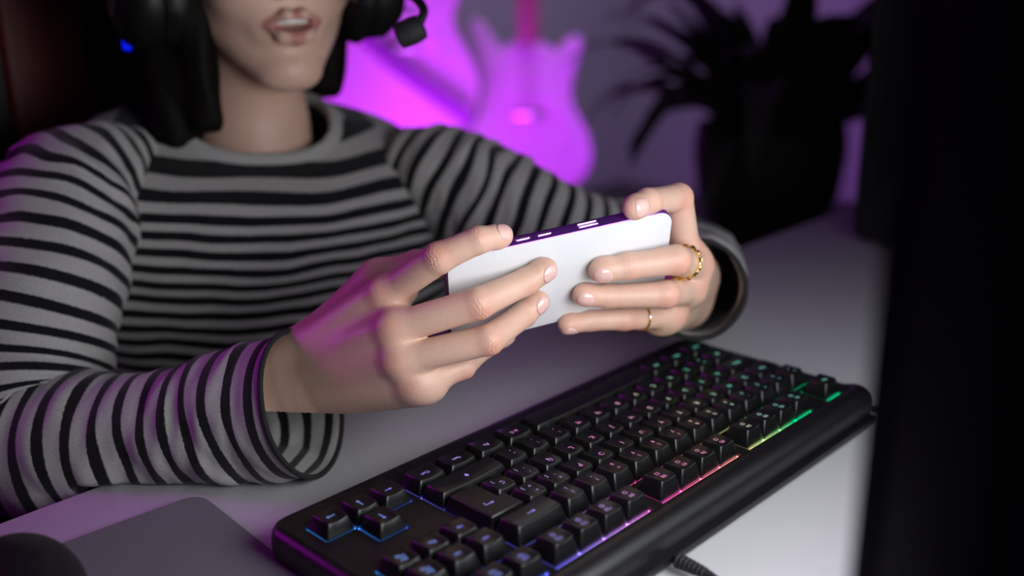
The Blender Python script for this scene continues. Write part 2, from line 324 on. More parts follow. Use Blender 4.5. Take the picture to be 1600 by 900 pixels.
# key caps
ROW = dict(B=(8.2, 2.6, 2.3, 0), Z=(7.7, 2.6, 2.6, 1), A=(7.2, 2.6, 3.0, 2), Q=(8.4, 2.5, 3.1, 3), N=(9.9, 2.2, 3.7, 4), F=(10.4, 4.2, 2.2, 5.25))
cache = {}
def cap_mesh(row, wu, hu=1):
    if (row, wu, hu) in cache: return cache[row, wu, hu]
    h, yi0, yi1, _ = ROW[row]; wd = wu*U; dp = hu*U; ns = 5
    def rr(x0, x1, y0, y1, r, z, dish=0):
        a, b = (x1-x0)/2, (y1-y0)/2; out = []
        o4 = rrect(a, b, r, 3); ns_ = 5 if wu < 1.6 else 9
        top_ = [(a-r-(2*a-2*r)*k/(ns_+1), b) for k in range(1, ns_+1)]
        o4 = o4[:4]+top_+o4[4:12]+[(-x, -y) for x, y in top_]+o4[12:]
        for x, y in o4: out.append(((x0+x1)/2+x, (y0+y1)/2+y, z-dish*max(0, 1-(x/a)**2)))
        return out
    X0, X1, Y0, Y1 = 3.0, wd-3.0, yi0, dp-yi1
    ds = 1.0 if wu < 1.6 else .7
    rings = [rr(.55, wd-.55, .55, dp-.55, 1.2, -1.6), rr(.6, wd-.6, .6, dp-.6, 1.2, .4), rr(X0-.25, X1+.25, Y0-.2, Y1+.2, 1.5, h-.75, ds*.75), rr(X0+.05, X1-.05, Y0+.1, Y1-.1, 1.5, h-.2, ds*.9), rr(X0+.5, X1-.5, Y0+.5, Y1-.5, 1.3, h, ds)]
    V, F = stack(rings, True, False); n = len(rings[0]); base = 4*n
    # dished top: strips between matching left/right points
    top = list(range(base, base+n)); half = n//2
    order = sorted(range(n), key=lambda k: (round(rings[4][k][0], 4)))
    # fan rows: connect k with mirrored index n-1-k (mirror in y)
    for k in range(half-1):
        a, b = k, k+1; c, d = n-1-k-1, n-1-k
        F.append((base+a, base+b, base+c, base+d))
    me = fixn(pyd('keycap', [(x*.001, y*.001, z*.001) for x, y, z in V], F)); me.materials.append(MAT['key']); cache[row, wu, hu] = me; return me
tcache = {}
def text_me(s, size):
    if (s, size) in tcache: return tcache[s, size]
    cu = bpy.data.curves.new('t', 'FONT'); cu.body = s; cu.size = size*.001; cu.align_x = 'CENTER'; cu.align_y = 'CENTER'; cu.extrude = .00004; cu.resolution_u = 2
    cu.space_line = .85
    o = bpy.data.objects.new('t', cu); COL.objects.link(o); dg = bpy.context.evaluated_depsgraph_get(); me = bpy.data.meshes.new_from_object(o.evaluated_get(dg))
    bpy.data.objects.remove(o); bpy.data.curves.remove(cu); me.materials.clear(); me.materials.append(MAT['legend']); tcache[s, size] = me; return me
def arrow_me(kind):
    if kind in tcache: return tcache[kind]
    t, hl, hw, L_ = .24, 1.7, 1.05, 2.9
    P = [(-t, -L_), (t, -L_), (t, L_-hl), (hw, L_-hl), (0, L_), (-hw, L_-hl), (-t, L_-hl)]; Fs = [(0, 1, 2, 6), (5, 3, 4)]
    if kind == 'bold': P = [(-.7, -1.3), (.7, -1.3), (.7, .2), (1.5, .2), (0, 1.8), (-1.5, .2), (-.7, .2)]
    V = [(x*.001, y*.001, 0) for x, y in P]
    if kind == 'enter':
        n = len(V); V += [(x*.001, y*.001, 0) for x, y in ((-t, -L_), (-t, -L_+2*t), (-2.4, -L_+2*t), (-2.4, -L_))]; Fs = Fs+[(n, n+1, n+2, n+3)]
    me = pyd('arrow', V, Fs); bm = bmesh.new(); bm.from_mesh(me)
    g = bmesh.ops.extrude_face_region(bm, geom=bm.faces[:]); bmesh.ops.translate(bm, verts=[v for v in g['geom'] if isinstance(v, bmesh.types.BMVert)], vec=(0, 0, .00008)); bmesh.ops.recalc_face_normals(bm, faces=bm.faces); bm.to_mesh(me); bm.free()
    me.materials.append(MAT['legend']); tcache[kind] = me; return me
def key(row, x, wu, legs, hu=1, me=None):
    h, yi0, yi1, y = ROW[row]
    o = link('keycap', me or cap_mesh(row, wu, hu), None, kb); o.location = (x*U*.001, y*U*.001, KZ)
    cx, cy = wu*U/2, (yi0+hu*U-yi1)/2
    for lg in legs:
        s, dx, dy, size = lg[:4]
        if s in ('up', 'bold', 'enter'): m_ = arrow_me(s); rot = math.radians(size)
        else: m_ = text_me(s, size); rot = 0
        xx = dx/max(wu*U/2-3, 1)
        l = link('legend', m_, None, o, smooth=False); l.location = ((cx+dx)*.001, (cy+dy)*.001, (h-(1.0 if wu < 1.6 else .7)*max(0, 1-xx*xx)+.10)*.001); l.rotation_euler = (0, 0, rot)
T2 = lambda a, b: [(a, -2.2, -2.4, 3.6), (b, -2.2, 2.6, 3.6)]
def T3(a, b, c): return T2(a, b)+[(c, 2.8, -2.4, 3.2)]
one = lambda s, sz=5.0: [(s, -1.2, 1.6, sz)]
small = lambda s: [(s, 0, 1.0, 3.7)]
for i, s in enumerate(['º ª', '1 !', '2 "', '3 ·', '4 $', '5 %', '6 &', '7 /', '8 (', '9 )', '0 =', "' ?", '¡ ¿']):
    a, b = s.split(' '); key('N', i, 1, T2(a, b))
key('N', 13, 2, [('up', 0, .4, 90)])
key('Q', 0, 1.5, small('Tab'))
for i, c in enumerate('QWERTYUIOP'): key('Q', 1.5+i, 1, one(c))
key('Q', 11.5, 1, T3('`', '^', '[')); key('Q', 12.5, 1, T3('+', '*', ']'))
key('A', 0, 1.75, small('Bloq'))
for i, c in enumerate('ASDFGHJKLÑ'): key('A', 1.75+i, 1, one(c))
key('A', 11.75, 1, T3('´', '¨', '{')); key('A', 12.75, 1, [('Ç', -1.6, 1.2, 4.0), ('}', 2.8, -2.2, 3.2)])
key('Z', 0, 1.25, [('bold', 0, .4, 0)]); key('Z', 1.25, 1, T2('<', '>'))
for i, c in enumerate('ZXCVBNM'): key('Z', 2.25+i, 1, one(c))
key('Z', 9.25, 1, T2(',', ';')); key('Z', 10.25, 1, T2('.', ':')); key('Z', 11.25, 1, T2('-', '_')); key('Z', 12.25, 2.75, [('bold', 0, .6, 0)])
for x, wd, s in ((0, 1.25, 'Ctrl'), (1.25, 1.25, 'Win'), (2.5, 1.25, 'Alt'), (10, 1.25, 'Alt Gr'), (11.25, 1.25, 'Fn'), (12.5, 1.25, 'Menu'), (13.75, 1.25, 'Ctrl')): key('B', x, wd, small(s))
key('B', 3.75, 6.25, [])
# L-shaped enter key
def enter_mesh():
    h = 8.4; P = [(0.25, 0), (1.5, 0), (1.5, 2), (0, 2), (0, 1), (.25, 1)]
    def rg(ix, iy0, iy1, z):
        p = [(.25*U+ix, iy0), (1.5*U-ix, iy0), (1.5*U-ix, 2*U-iy1), (ix, 2*U-iy1), (ix, U+iy0*.6), (.25*U+ix, U+iy0*.6)]
        return [(x, y, z) for x, y in p]
    V, F = stack([rg(.55, .55, .55, -1.6), rg(.6, .6, .6, .4), rg(2.75, 2.4, 2.9, h-1.0), rg(3.1, 2.7, 3.2, h-.5)], True, False); b = 18
    F += [(b+0, b+1, b+2, b+5), (b+5, b+2, b+3, b+4)]
    me = fixn(pyd('keycap', [(x*.001, y*.001, z*.001) for x, y, z in V], F)); bm = bmesh.new(); bm.from_mesh(me)
    ed = [e for e in bm.edges if not e.is_boundary and e.calc_face_angle(0) > .35 and max(v.co.z for v in e.verts) > .001]
    bmesh.ops.bevel(bm, geom=ed, offset=.0006, segments=2, affect='EDGES'); bm.to_mesh(me); bm.free(); me.materials.append(MAT['key']); return me
o = link('keycap', enter_mesh(), None, kb); o.location = (13.5*U*.001, 2*U*.001, KZ); autosmooth(o, 40)
l = link('legend', arrow_me('enter'), None, o, smooth=False); l.location = (.0165, .024, .00805); l.rotation_euler = (0, 0, math.radians(90))
for i, s in enumerate(['Insert', 'Inicio', 'Re\nPág']): key('N', 15.25+i, 1, small(s))
for i, s in enumerate(['Supr', 'Fin', 'Av\nPág']): key('Q', 15.25+i, 1, small(s))
for i, s in enumerate(['Impr\nPant', 'Bloq\nDesp', 'Pausa\nInter']): key('F', 15.25+i, 1, small(s))
key('B', 15.25, 1, [('up', .4, .6, 90)]); key('B', 16.25, 1, [('up', .4, .6, 180)]); key('B', 17.25, 1, [('up', .4, .6, -90)]); key('Z', 16.25, 1, [('up', .4, .6, 0)])
key('F', 0, 1, small('Esc'))
for i in range(12): key('F', (2, 6.5, 11)[i//4]+i % 4, 1, [('F%d' % (i+1), -.4, 2.0, 3.6), ('□', -.2, -2.2, 3.2)])
# keyboard cable: strain relief and braided cord
cab = empty('keyboard_cable', tuple(W(1010, 890, 515))); tag(cab, 'black ribbed cable leaving the far edge of the keyboard', 'cable')
cab.location = (.222, .146, .008)
for k in range(7):
    r = .0042-.0002*k; tube('relief_rib', [(0, .0025*k, 0), (0, .0025*k+.0016, 0)], r, MAT['rubber'], cab, 14)
tube('cord', catmull([(0, -.002, 0), (0, .02, 0), (.008, .04, -.004), (.035, .06, -.0055), (.075, .10, -.0055), (.10, .26, -.0055)], 10), .0022, MAT['rubber'], cab, 10)
c2 = tube('usb_cable', catmull([(-.03, .13, .0024), (-.05, .15, .0024), (-.075, .17, .0024), (-.13, .24, .0024), (-.16, .35, .0024)], 8), .0024, MAT['rubber']); tag(c2, 'thin black cable lying on the desk past the far keyboard corner', 'cable')

# ------------------------------------------------------------------ mouse pad and mouse
def deskpt(px, py, z=0.):
    d = D+RT*(px-800)/FPX+UP*(450-py)/FPX; t = (z-CAM[2])/d[2]; return CAM+d*t
pc = deskpt(312, 769, .004); pr = deskpt(478, 900, .004); pl = deskpt(70, 866, .004)
e1 = (pr-pc)/np.linalg.norm(pr-pc); e2 = pl-pc; e2 -= e1*(e2@e1); e2 /= np.linalg.norm(e2); e1[2] = e2[2] = 0
Lx, Ly = .24, .29; ctr = pc+e1*Lx/2+e2*Ly/2
rg = lambda ins, z: [tuple((ctr+e1*x+e2*y)[:2])+(z,) for x, y in rrect(Lx/2-ins, Ly/2-ins, .012-ins, 6)]
V, F = stack([rg(0, 0.0002), rg(0, .0032), rg(.0006, .004)]); pad = autosmooth(link('mouse_pad', fixn(pyd('mouse_pad', V, F)), MAT['pad'])); tag(pad, 'grey woven mouse pad lying beside the keyboard', 'mouse pad')
mo = deskpt(35, 935, .02); mouse = empty('computer_mouse', (mo[0], mo[1], .004), (0, 0, math.radians(-12))); tag(mouse, 'black computer mouse at the bottom left, resting on the mouse pad', 'mouse')
def mouse_sdf(p): return smin(ell(p, (0, -12, 8), (31, 42, 29)), ell(p, (0, 24, 4), (29, 38, 23)), 14)
def msdf(p): return np.maximum(mouse_sdf(p), .8-p[:, 2])
V, F = isosurface(msdf, (-40, -62, -4), (40, 70, 44), 2.5); link('shell', np_mesh('shell', V*.001, F), MAT['black'], mouse)
V, F = isosurface(lambda p: np.maximum.reduce([mouse_sdf(p)-.7, 14-p[:, 1], 10-p[:, 2], 2.2-np.abs(p[:, 0])-100*(p[:, 0] < 0)]), (-2, 5, 4), (40, 70, 44), 2.0); link('button', np_mesh('button', V*.001, F), MAT['black'], mouse)
V2 = V.copy(); V2[:, 0] *= -1; link('button', np_mesh('button', V2*.001, F[:, ::-1]), MAT['black'], mouse)
lathe('scroll_wheel', [(.003, -.0035), (.010, -.0035), (.011, -.002), (.011, .002), (.010, .0035), (.003, .0035)], MAT['rubber'], mouse, 24, (0, .032, .022), (0, math.pi/2, 0))

# ------------------------------------------------------------------ monitor (its screen lights the scene)
mon = empty('monitor', (.12, .36, 0)); tag(mon, 'black computer monitor seen from behind at the right edge', 'monitor')
MX0, MX1, MY, MZ0, MZ1 = -.16, .375, .321, .085, .42
def rel(lo, hi): return tuple(lo[i]-mon.location[i] for i in range(3)), tuple(hi[i]-mon.location[i] for i in range(3))
lo, hi = rel((MX0, MY-.012, MZ0), (MX1, MY+.022, MZ1)); box('housing', lo, hi, MAT['black'], mon, .006, 3)
lo, hi = rel((MX0+.12, MY+.020, MZ0+.06), (MX1-.12, MY+.055, MZ1-.07)); box('rear_bulge', lo, hi, MAT['black'], mon, .015, 3)
lo, hi = rel((MX0+.008, MY-.0135, MZ0+.02), (MX1-.008, MY-.0135, MZ1-.008)); link('screen', pyd('screen', [(lo[0], lo[1], lo[2]), (hi[0], lo[1], lo[2]), (hi[0], lo[1], hi[2]), (lo[0], lo[1], hi[2])], [(0, 1, 2, 3)]), MAT['screen_dark'], mon, smooth=False)
lo, hi = rel((.17, MY-.0137, .108), (.365, MY-.0137, .30)); link('added_key_patch', pyd('added_key_patch', [(lo[0], lo[1], lo[2]), (hi[0], lo[1], lo[2]), (hi[0], lo[1], hi[2]), (lo[0], lo[1], hi[2])], [(0, 1, 2, 3)]), MAT['screen'], mon, smooth=False)  # unseen bright screen area, made up and sized to act as key light
for a_, b_ in (((MX0, MZ0), (MX1, MZ0+.019)), ((MX0, MZ1-.007), (MX1, MZ1)), ((MX0, MZ0), (MX0+.007, MZ1)), ((MX1-.007, MZ0), (MX1, MZ1))):
    lo, hi = rel((a_[0], MY-.016, a_[1]), (b_[0], MY-.010, b_[1])); box('bezel', lo, hi, MAT['black'], mon, .001)
lo, hi = rel((.095, MY+.045, .012), (.145, MY+.075, MZ0+.17)); box('stand_column', lo, hi, MAT['black'], mon, .006)
lo, hi = rel((.0, MY-.04, .0005), (.24, MY+.14, .012)); box('stand_base', lo, hi, MAT['black'], mon, .005)
# dark tower on the far end of the desk
tw = deskpt(1362, 388); pt = empty('computer_tower', (tw[0], tw[1], 0)); tag(pt, 'black upright computer tower standing at the far end of the desk', 'computer')
box('tower_case', (-.20, -.02, .006), (0, .40, .46), MAT['black'], pt, .006)
box('side_panel', (-.0005, .0, .02), (.004, .38, .44), MAT['pscreen'], pt, .001)
box('front_panel', (-.195, -.026, .012), (-.005, -.019, .455), MAT['black'], pt, .002)
for x in (-.17, -.03):
    for y in (.02, .36): box('foot', (x-.012, y-.012, 0), (x+.012, y+.012, .007), MAT['rubber'], pt, .001)

# ------------------------------------------------------------------ phone
PL, PH, PT = .140, .068, .0086
TLc, TRc, BLc = np.array([-36.5, 15.13, 576.7]), np.array([95.43, 46.06, 611.9]), np.array([-36.33, -36.33, 621.3])
EX = (TRc-TLc)/np.linalg.norm(TRc-TLc); EY = TLc-BLc; EY -= EX*(EX@EY); EY /= np.linalg.norm(EY); NB = np.cross(EX, EY); NB = -NB if NB[2] > 0 else NB
PC = TLc+EX*70-EY*34
def PHN(a, b, h): return PC+EX*a+EY*b+NB*h       # phone coordinates: along, across, height above the back
def onphone(px, py, h):
    d = np.array([(px-800)/FPX, (450-py)/FPX, 1.]); t = ((PC+NB*h)@NB)/(d@NB); return d*t
ph = empty('smartphone'); tag(ph, 'white smartphone held up in both hands, its back to the camera', 'phone')
exw, eyw, nbw = EX@M3, EY@M3, NB@M3
pw = c2w(PC); ph.matrix_world = Matrix(((exw[0], eyw[0], nbw[0], pw[0]), (exw[1], eyw[1], nbw[1], pw[1]), (exw[2], eyw[2], nbw[2], pw[2]), (0, 0, 0, 1)))
if Matrix(ph.matrix_world).to_3x3().determinant() < 0: print('PHONE MATRIX MIRRORED')
def slab(name, a, b, r, zs, m, parent, n=10):
    V, F = stack([[(x, y, z) for x, y in rrect(a-i, b-i, r-i, n)] for i, z in zs]); return autosmooth(link(name, fixn(pyd(name, V, F)), m, parent), 30)
slab('frame', .070, .034, .0095, [(.0008, -PT+.0001), (.0002, -PT+.0006), (0, -PT+.0012), (0, -.0012), (.0003, -.0005), (.0008, -.0002)], MAT['pframe'], ph)
slab('back_panel', .0694, .0334, .0090, [(.0, -.0006), (0, -.0001), (.0004, .0)], MAT['pback'], ph)
slab('screen', .0693, .0333, .0089, [(0, -PT+.0004), (0, -PT), (.0004, -PT-.0001)], MAT['pscreen'], ph)
def button(x, L_, z=-.0043, wd=.0026):
    V, F = stack([[(x+u, .0338+hh, z+v) for u, v in rrect(L_/2-i, wd/2-i, wd/2-i-.0001, 5)] for i, hh in ((0, 0), (0, .0006), (.0003, .0009))])
    return autosmooth(link('side_button', fixn(pyd('side_button', V, F)), MAT['psteel'], ph))
button(-.0235, .0095); button(-.0105, .0095); button(-.0345, .005); button(.0165, .0125, -.0030, .0013); button(.0165, .0125, -.0056, .0013)
# ------------------------------------------------------------------ the person
person = empty('person'); tag(person, 'person in a striped sweater and headset holding a phone', 'person')
def unit(v): v = np.asarray(v, float); return v/np.linalg.norm(v)
class Hand: pass
def build_hand(fingers, mcps, wrist, elbow, thumb, dorsal, pads=()):
    """fingers: list of (joints[4], radii[4], dorsal).  Returns an sdf and nail data (camera millimetres)."""
    dv = unit(dorsal); MC = [np.asarray(f[0][0]) for f in fingers]
    across = unit(MC[3]-MC[0]); base = [wrist+across*o for o in (-13, -5, 4, 12)]
    arm = unit(elbow-wrist)
    def palm(p):
        d = None
        for i, m in enumerate(MC):
            ra = (12.5, 12.5, 12, 11.5)[i]; rb = (9.8, 9.8, 9.3, 8.5)[i]
            x = cone(p, base[i]+dv*1.5, m-unit(m-base[i])*6+dv*1.0, ra, rb); d = x if d is None else smin(d, x, 10)
        for i, m in enumerate(MC):       # fleshy underside
            d = smin(d, cone(p, base[i]-dv*9, m-dv*9, 11, 9.5), 10)
        for i, m in enumerate(MC):       # knuckles
            d = smin(d, np.linalg.norm(p-(m+dv*1.6), axis=1)-(7.4, 7.6, 7.2, 6.4)[i], 9)
        d = smin(d, cone(p, base[3]-dv*6, MC[3]-dv*7, 13, 10), 10)
        d = smin(d, cone(p, base[0]-dv*8, thumb[0][1]-dv*3, 15, 12), 12)
        wc = wrist-dv*3
        # oval wrist and forearm
        s = unit(across-arm*(across@arm)); 
        for o in (-9, 9): d = smin(d, cone(p, wc+s*o, wc+arm*70+s*o*1.1, 17, 20), 8)
        for o in (-9, 9): d = smin(d, cone(p, wc+arm*60+s*o, elbow+s*o*.6, 20, 30), 10)
        return d
    def fing(p, J, r, dn, k=2.6):
        d = None
        for i in range(3):
            a, b = np.asarray(J[i]), np.asarray(J[i+1]); mid = (a+b)/2; rm = (r[i]+r[i+1])/2*(1.0, .96, .99)[i]
            x = np.minimum(cone(p, a, mid, r[i], rm), cone(p, mid, b, rm, r[i+1])); d = x if d is None else smin(d, x, 2.0)
        # padded fingertip, flattened knuckle folds
        ax = unit(np.asarray(J[3])-np.asarray(J[2])); dn_ = unit(dn-ax*(dn@ax))
        d = smin(d, np.linalg.norm(p-(np.asarray(J[3])-ax*3.0-dn_*1.2), axis=1)-r[3]*1.02, 3)
        for i, amp in ((1, .62), (2, .40)):
            j = np.asarray(J[i]); ax = unit(np.asarray(J[i+1])-np.asarray(J[i-1])); n = unit(dn-ax*(dn@ax)); q = p-j; t = q@ax
            up = np.clip((q@n)/r[i], 0, 1)**1.5*(np.linalg.norm(q, axis=1) < r[i]*2.2)
            wob = .6*np.sin((q@np.cross(ax, n))*.9+i)
            d = d+amp*up*np.exp(-(t/3.6)**2)*(np.cos((t+wob)*2*np.pi/2.1))*.5
        return d
    TJ, TR_, TD = thumb
    def sdf(p):
        pm = palm(p); best = None
        for J, r, dn in fingers:
            x = smin(pm, fing(p, J, r, unit(dn)), 5.0); best = x if best is None else smin(best, x, 1.2)
        x = smin(pm, fing(p, TJ, TR_, unit(TD)), 9); return smin(best, x, 1.2)
    H = Hand(); H.sdf = sdf; H.fingers = fingers+[(TJ, TR_, TD)]; H.dv = dv
    return H
def nail_patch(H, f, wfac=.84, lfac=1.0, nu=9, nv=11):
    J, r, dn = f; a, b = np.asarray(J[2]), np.asarray(J[3]); ax = unit(b-a); n = unit(dn-ax*(dn@ax)); s = np.cross(ax, n); L_ = np.linalg.norm(b-a)
    rt = r[3]; wn = rt*wfac; l0, l1 = L_-5.2*lfac, L_+rt*.80; pts = []
    for i in range(nv):
        for j in range(nu):
            v = i/(nv-1); u = -1+2*j/(nu-1)
            cv = 2*v-1; ww = wn*(1-abs(cv)**3.2*.42) if cv < 0 else wn*(1-abs(cv)**4*.30)
            t = l0+(l1-l0)*v-(1.6*(u*u) if v > .5 else -1.2*(u*u))*abs(cv)
            pts.append(a+ax*t+s*u*ww+n*(rt*2.2))
    P = np.array(pts)
    for _ in range(40): P = P-n*np.clip(H.sdf(P), -3, 3)[:, None]*.8
    # keep the free edge flat instead of following the fingertip down
    v = np.repeat(np.linspace(0, 1, nv), nu)
    hgt = (P-a)@n; mid = hgt.reshape(nv, nu); 
    for j in range(nu):
        for i in range(int(nv*.55), nv): mid[i, j] = max(mid[i, j], mid[i-1, j]-(.28 if i < nv-2 else .45))
    P = P+n*(mid.ravel()-hgt)[:, None]
    top = P+n*.38; bot = P-n*1.0
    V = np.concatenate([top, bot]); F = []; N = nu*nv
    for i in range(nv-1):
        for j in range(nu-1):
            q = i*nu+j; F.append((q, q+1, q+nu+1, q+nu)); F.append((N+q, N+q+nu, N+q+nu+1, N+q+1))
    rim = [j for j in range(nu)]+[i*nu+nu-1 for i in range(1, nv)]+[(nv-1)*nu+j for j in range(nu-2, -1, -1)]+[i*nu for i in range(nv-2, 0, -1)]
    for k in range(len(rim)):
        x, y = rim[k], rim[(k+1) % len(rim)]; F.append((y, x, N+x, N+y))
    return V, np.array(F)
def flush_attr(V, fingers, dv=None):
    f = np.zeros(len(V))
    for J, r, dn in fingers:
        for i, w_, s_ in ((0, .55, 8), (1, .55, 8), (2, .28, 6), (3, .42, 7)):
            q = V-np.asarray(J[i])-(dv if i == 0 and dv is not None else unit(dn))*(r[i]*.8 if i < 3 else 0); f = np.maximum(f, w_*np.exp(-(q**2).sum(1)/s_**2))
    return np.clip(f, 0, 1)
# ---- her right hand (left in the picture)
rw, rel_ = C(470, 588, 640), C(10, 712, 692)
RI = [C(610, 455, 602), C(686, 403, 577), PHN(-51, 43.5, 0), PHN(-36.5, 41.0, -2.5)]
RM = [C(622, 512, 588), C(747, 474, 578), onphone(822, 440, 8.8), onphone(853, 421, 7.0)]
RR = [C(630, 562, 587), C(763, 531, 581), onphone(819, 491, 9.0), onphone(842, 471, 6.6)]
RP = [C(652, 600, 593), C(722, 572, 604), PHN(-49, -43.0, -3), PHN(-33, -41.0, -7)]
RTm = [C(515, 530, 648), C(590, 438, 640), C(652, 416, 634), PHN(-47, 15, -17.5)]
dR = np.cross(RP[0]-RI[0], RM[0]-rw); dR = unit(dR); dR = dR if dR[2] < 0 else -dR
n_up = unit(EY*.9+NB*.45)
HR = build_hand([(RI, (9.3, 8.9, 7.7, 6.5), n_up+dR*.2), (RM, (9.5, 9.1, 7.9, 6.7), NB), (RR, (9.0, 8.7, 7.5, 6.4), NB), (RP, (8.6, 7.8, 6.8, 5.9), -EY*.6+NB)], None, rw, rel_, (RTm, (13, 11.5, 10, 8.3), -NB*.4+EY), dR)
# ---- her left hand (right in the picture)
lw, lel = C(1080, 452, 742), C(1080, 402, 945)
LI = [C(1070, 392, 660), C(1060, 309, 640), C(1012, 315, 612), PHN(44.5, 40.8, -1.5)]
LM = [C(1086, 415, 662), C(1056, 406, 622), onphone(981, 416, 8.6), onphone(938, 423, 6.9)]
LR = [C(1076, 452, 664), C(1040, 460, 630), onphone(949, 463, 8.0), onphone(911, 461, 6.4)]
LP = [C(1046, 492, 672), C(975, 498, 648), C(922, 501, 642), C(886, 508, 636)]
LT = [C(1066, 452, 715), C(1062, 392, 700), C(1035, 372, 684), PHN(52, 12, -17.5)]
dL = unit(np.array([.75, .1, -.65]))
HL = build_hand([(LI, (9.8, 8.9, 7.9, 6.9), NB*.9+EY*.45), (LM, (9.8, 9.0, 8.0, 7.0), NB), (LR, (9.2, 8.4, 7.3, 6.4), NB), (LP, (8.4, 7.3, 6.5, 5.6), NB-EY*.7)], None, lw, lel, (LT, (13, 11, 9.8, 8), -NB*.4+EY), dL)
parts = []        # (V, F, flush, lip, material)
for H, lo, hi in ((HR, (-165, -75, 555), (45, 48, 700)), (HL, (18, -55, 590), (150, 72, 800))):
    V, F = isosurface(H.sdf, lo, hi, .85); parts.append((V, F, flush_attr(V, H.fingers[:4], H.dv), np.zeros(len(V)), 0))
    for f in H.fingers[:4]:
        v, fc = nail_patch(H, f); parts.append((v, fc, np.zeros(len(v)), np.zeros(len(v)), 1))
# ---- head, neck, torso, arms in one implicit body
HY, HP, HRo, HS = math.radians(30), math.radians(16), math.radians(10), .91
hF = np.array([math.sin(HY)*math.cos(HP), -math.sin(HP), -math.cos(HY)*math.cos(HP)])
hX = unit(np.cross([0, 1, 0], hF)*-1); hX = hX if hX[0] > 0 else -hX
hUp = np.cross(hF, hX); hUp = hUp if hUp[1] > 0 else -hUp
hX, hUp = hX*math.cos(HRo)+hUp*math.sin(HRo), -hX*math.sin(HRo)+hUp*math.cos(HRo)
hM = np.array([hX, hUp, hF])
HC = C(461, 38, 768)-np.array([0, -57, 92.])@hM*HS
def HL_(p): return (p-HC)@hM.T/HS
def HW_(q): return np.asarray(q)@hM*HS+HC
S_R, S_L, NECK = C(112, 258, 760), C(690, 245, 885), C(392, 180, 864)
upc = np.array([0., 0., 1.])@M3.T                    # world up seen from the camera frame
def head_sdf(p):
    q = HL_(p); x, y, z = q.T; qa = q.copy(); qa[:, 0] = np.abs(x)
    d = ell(q, (0, 22, -8), (75, 103, 96))
    d = smin(d, ell(q, (0, -38, 28), (58, 62, 60)), 26)
    d = smin(d, cone(qa, (52, -30, 0), (14, -96, 64), 18, 15), 20)
    d = smin(d, np.linalg.norm(q-(0, -96, 70), axis=1)-17, 14)
    d = smin(d, np.linalg.norm(qa-(36, -22, 62), axis=1)-24, 22)
    d = smin(d, ell(q, (0, -54, 72), (30, 24, 14)), 12)
    d = smin(d, cone(q, (0, 14, 84), (0, -24, 103), 6, 9.5), 9)
    d = smin(d, np.linalg.norm(qa-(11, -28, 93), axis=1)-7.5, 5)
    d = -smin(-d, np.linalg.norm(qa-(31, 12, 92), axis=1)-17, 9)
    d = smin(d, np.linalg.norm(qa-(31, 11, 72), axis=1)-14.2, 3)
    d = -smin(-d, ell(qa, (31, 9.5, 89), (12.5, 3.6, 13)), 1.5)
    up = smin(cone(qa, (0, -50.5, 95.5), (7, -49.5, 94), 4.6, 4.8), cone(qa, (7, -49.5, 94), (21, -56, 84), 4.6, 2.2), 3)
    lo = smin(cone(qa, (0, -67.5, 93.5), (10, -66, 91), 7.2, 6.6), cone(qa, (10, -66, 91), (21, -57.5, 84), 5.2, 2.4), 3)
    d = smin(d, smin(up, lo, 1.5), 3.2)
    d = -smin(-d, ell(q, (0, -57.3, 94), (16.5, 4.6, 19)), 2)
    d = smin(d, ell(qa, (76, 0, -8), (7, 30, 18)), 6)
    return d*HS
neck_top = HW_((0, -45, -42))
def neck_sdf(p): return smin(head_sdf(p), smin(cone(p, neck_top, NECK-upc*10, 39, 41), cone(p, NECK-upc*10, NECK-upc*60, 42, 52), 25), 9)
def torso_sdf(p):
    sh = unit(S_L-S_R); fb = unit(np.cross(sh, upc)); fb = fb if fb[2] > 0 else -fb; dn = unit(-upc*.97+fb*.22)
    d = cone(p, NECK, NECK+dn*90, 45, 70)
    d = smin(d, cone(p, S_R+sh*50-upc*35+fb*40, S_L-sh*50-upc*35+fb*40, 36, 36), 30)
    d = smin(d, cone(p, NECK+dn*110, NECK+dn*420, 84, 84), 30)
    for S, E_, w_ in ((S_R, C(20, 700, 692), rw), (S_L, lel, lw)):
        S = S-upc*22+fb*14; d = smin(d, smin(cone(p, S, E_, 34, 32), cone(p, E_, w_+unit(E_-w_)*70, 30, 24), 8), 16)
    return d+16
V, F = isosurface(neck_sdf, HC-160+np.array([0, -60, 0]), HC+np.array([140, 150, 150]), 2.2)
q = HL_(V); qa = np.abs(q[:, 0])
lipd = np.minimum(cone(np.c_[qa, q[:, 1:]], (0, -50.5, 95.5), (21, -55.5, 84), 4.6, 2.4), cone(np.c_[qa, q[:, 1:]], (0, -67, 93.5), (21, -57.5, 84), 7, 2.6))
lip = np.clip(1.2-lipd/1.8, 0, 1)*(q[:, 2] > 74)
parts.append((V, F, np.zeros(len(V)), lip, 0))
V, F = isosurface(torso_sdf, (-460, -430, 560), (190, 175, 1040), 9); parts.append((V, F, np.zeros(len(V)), np.zeros(len(V)), 0))
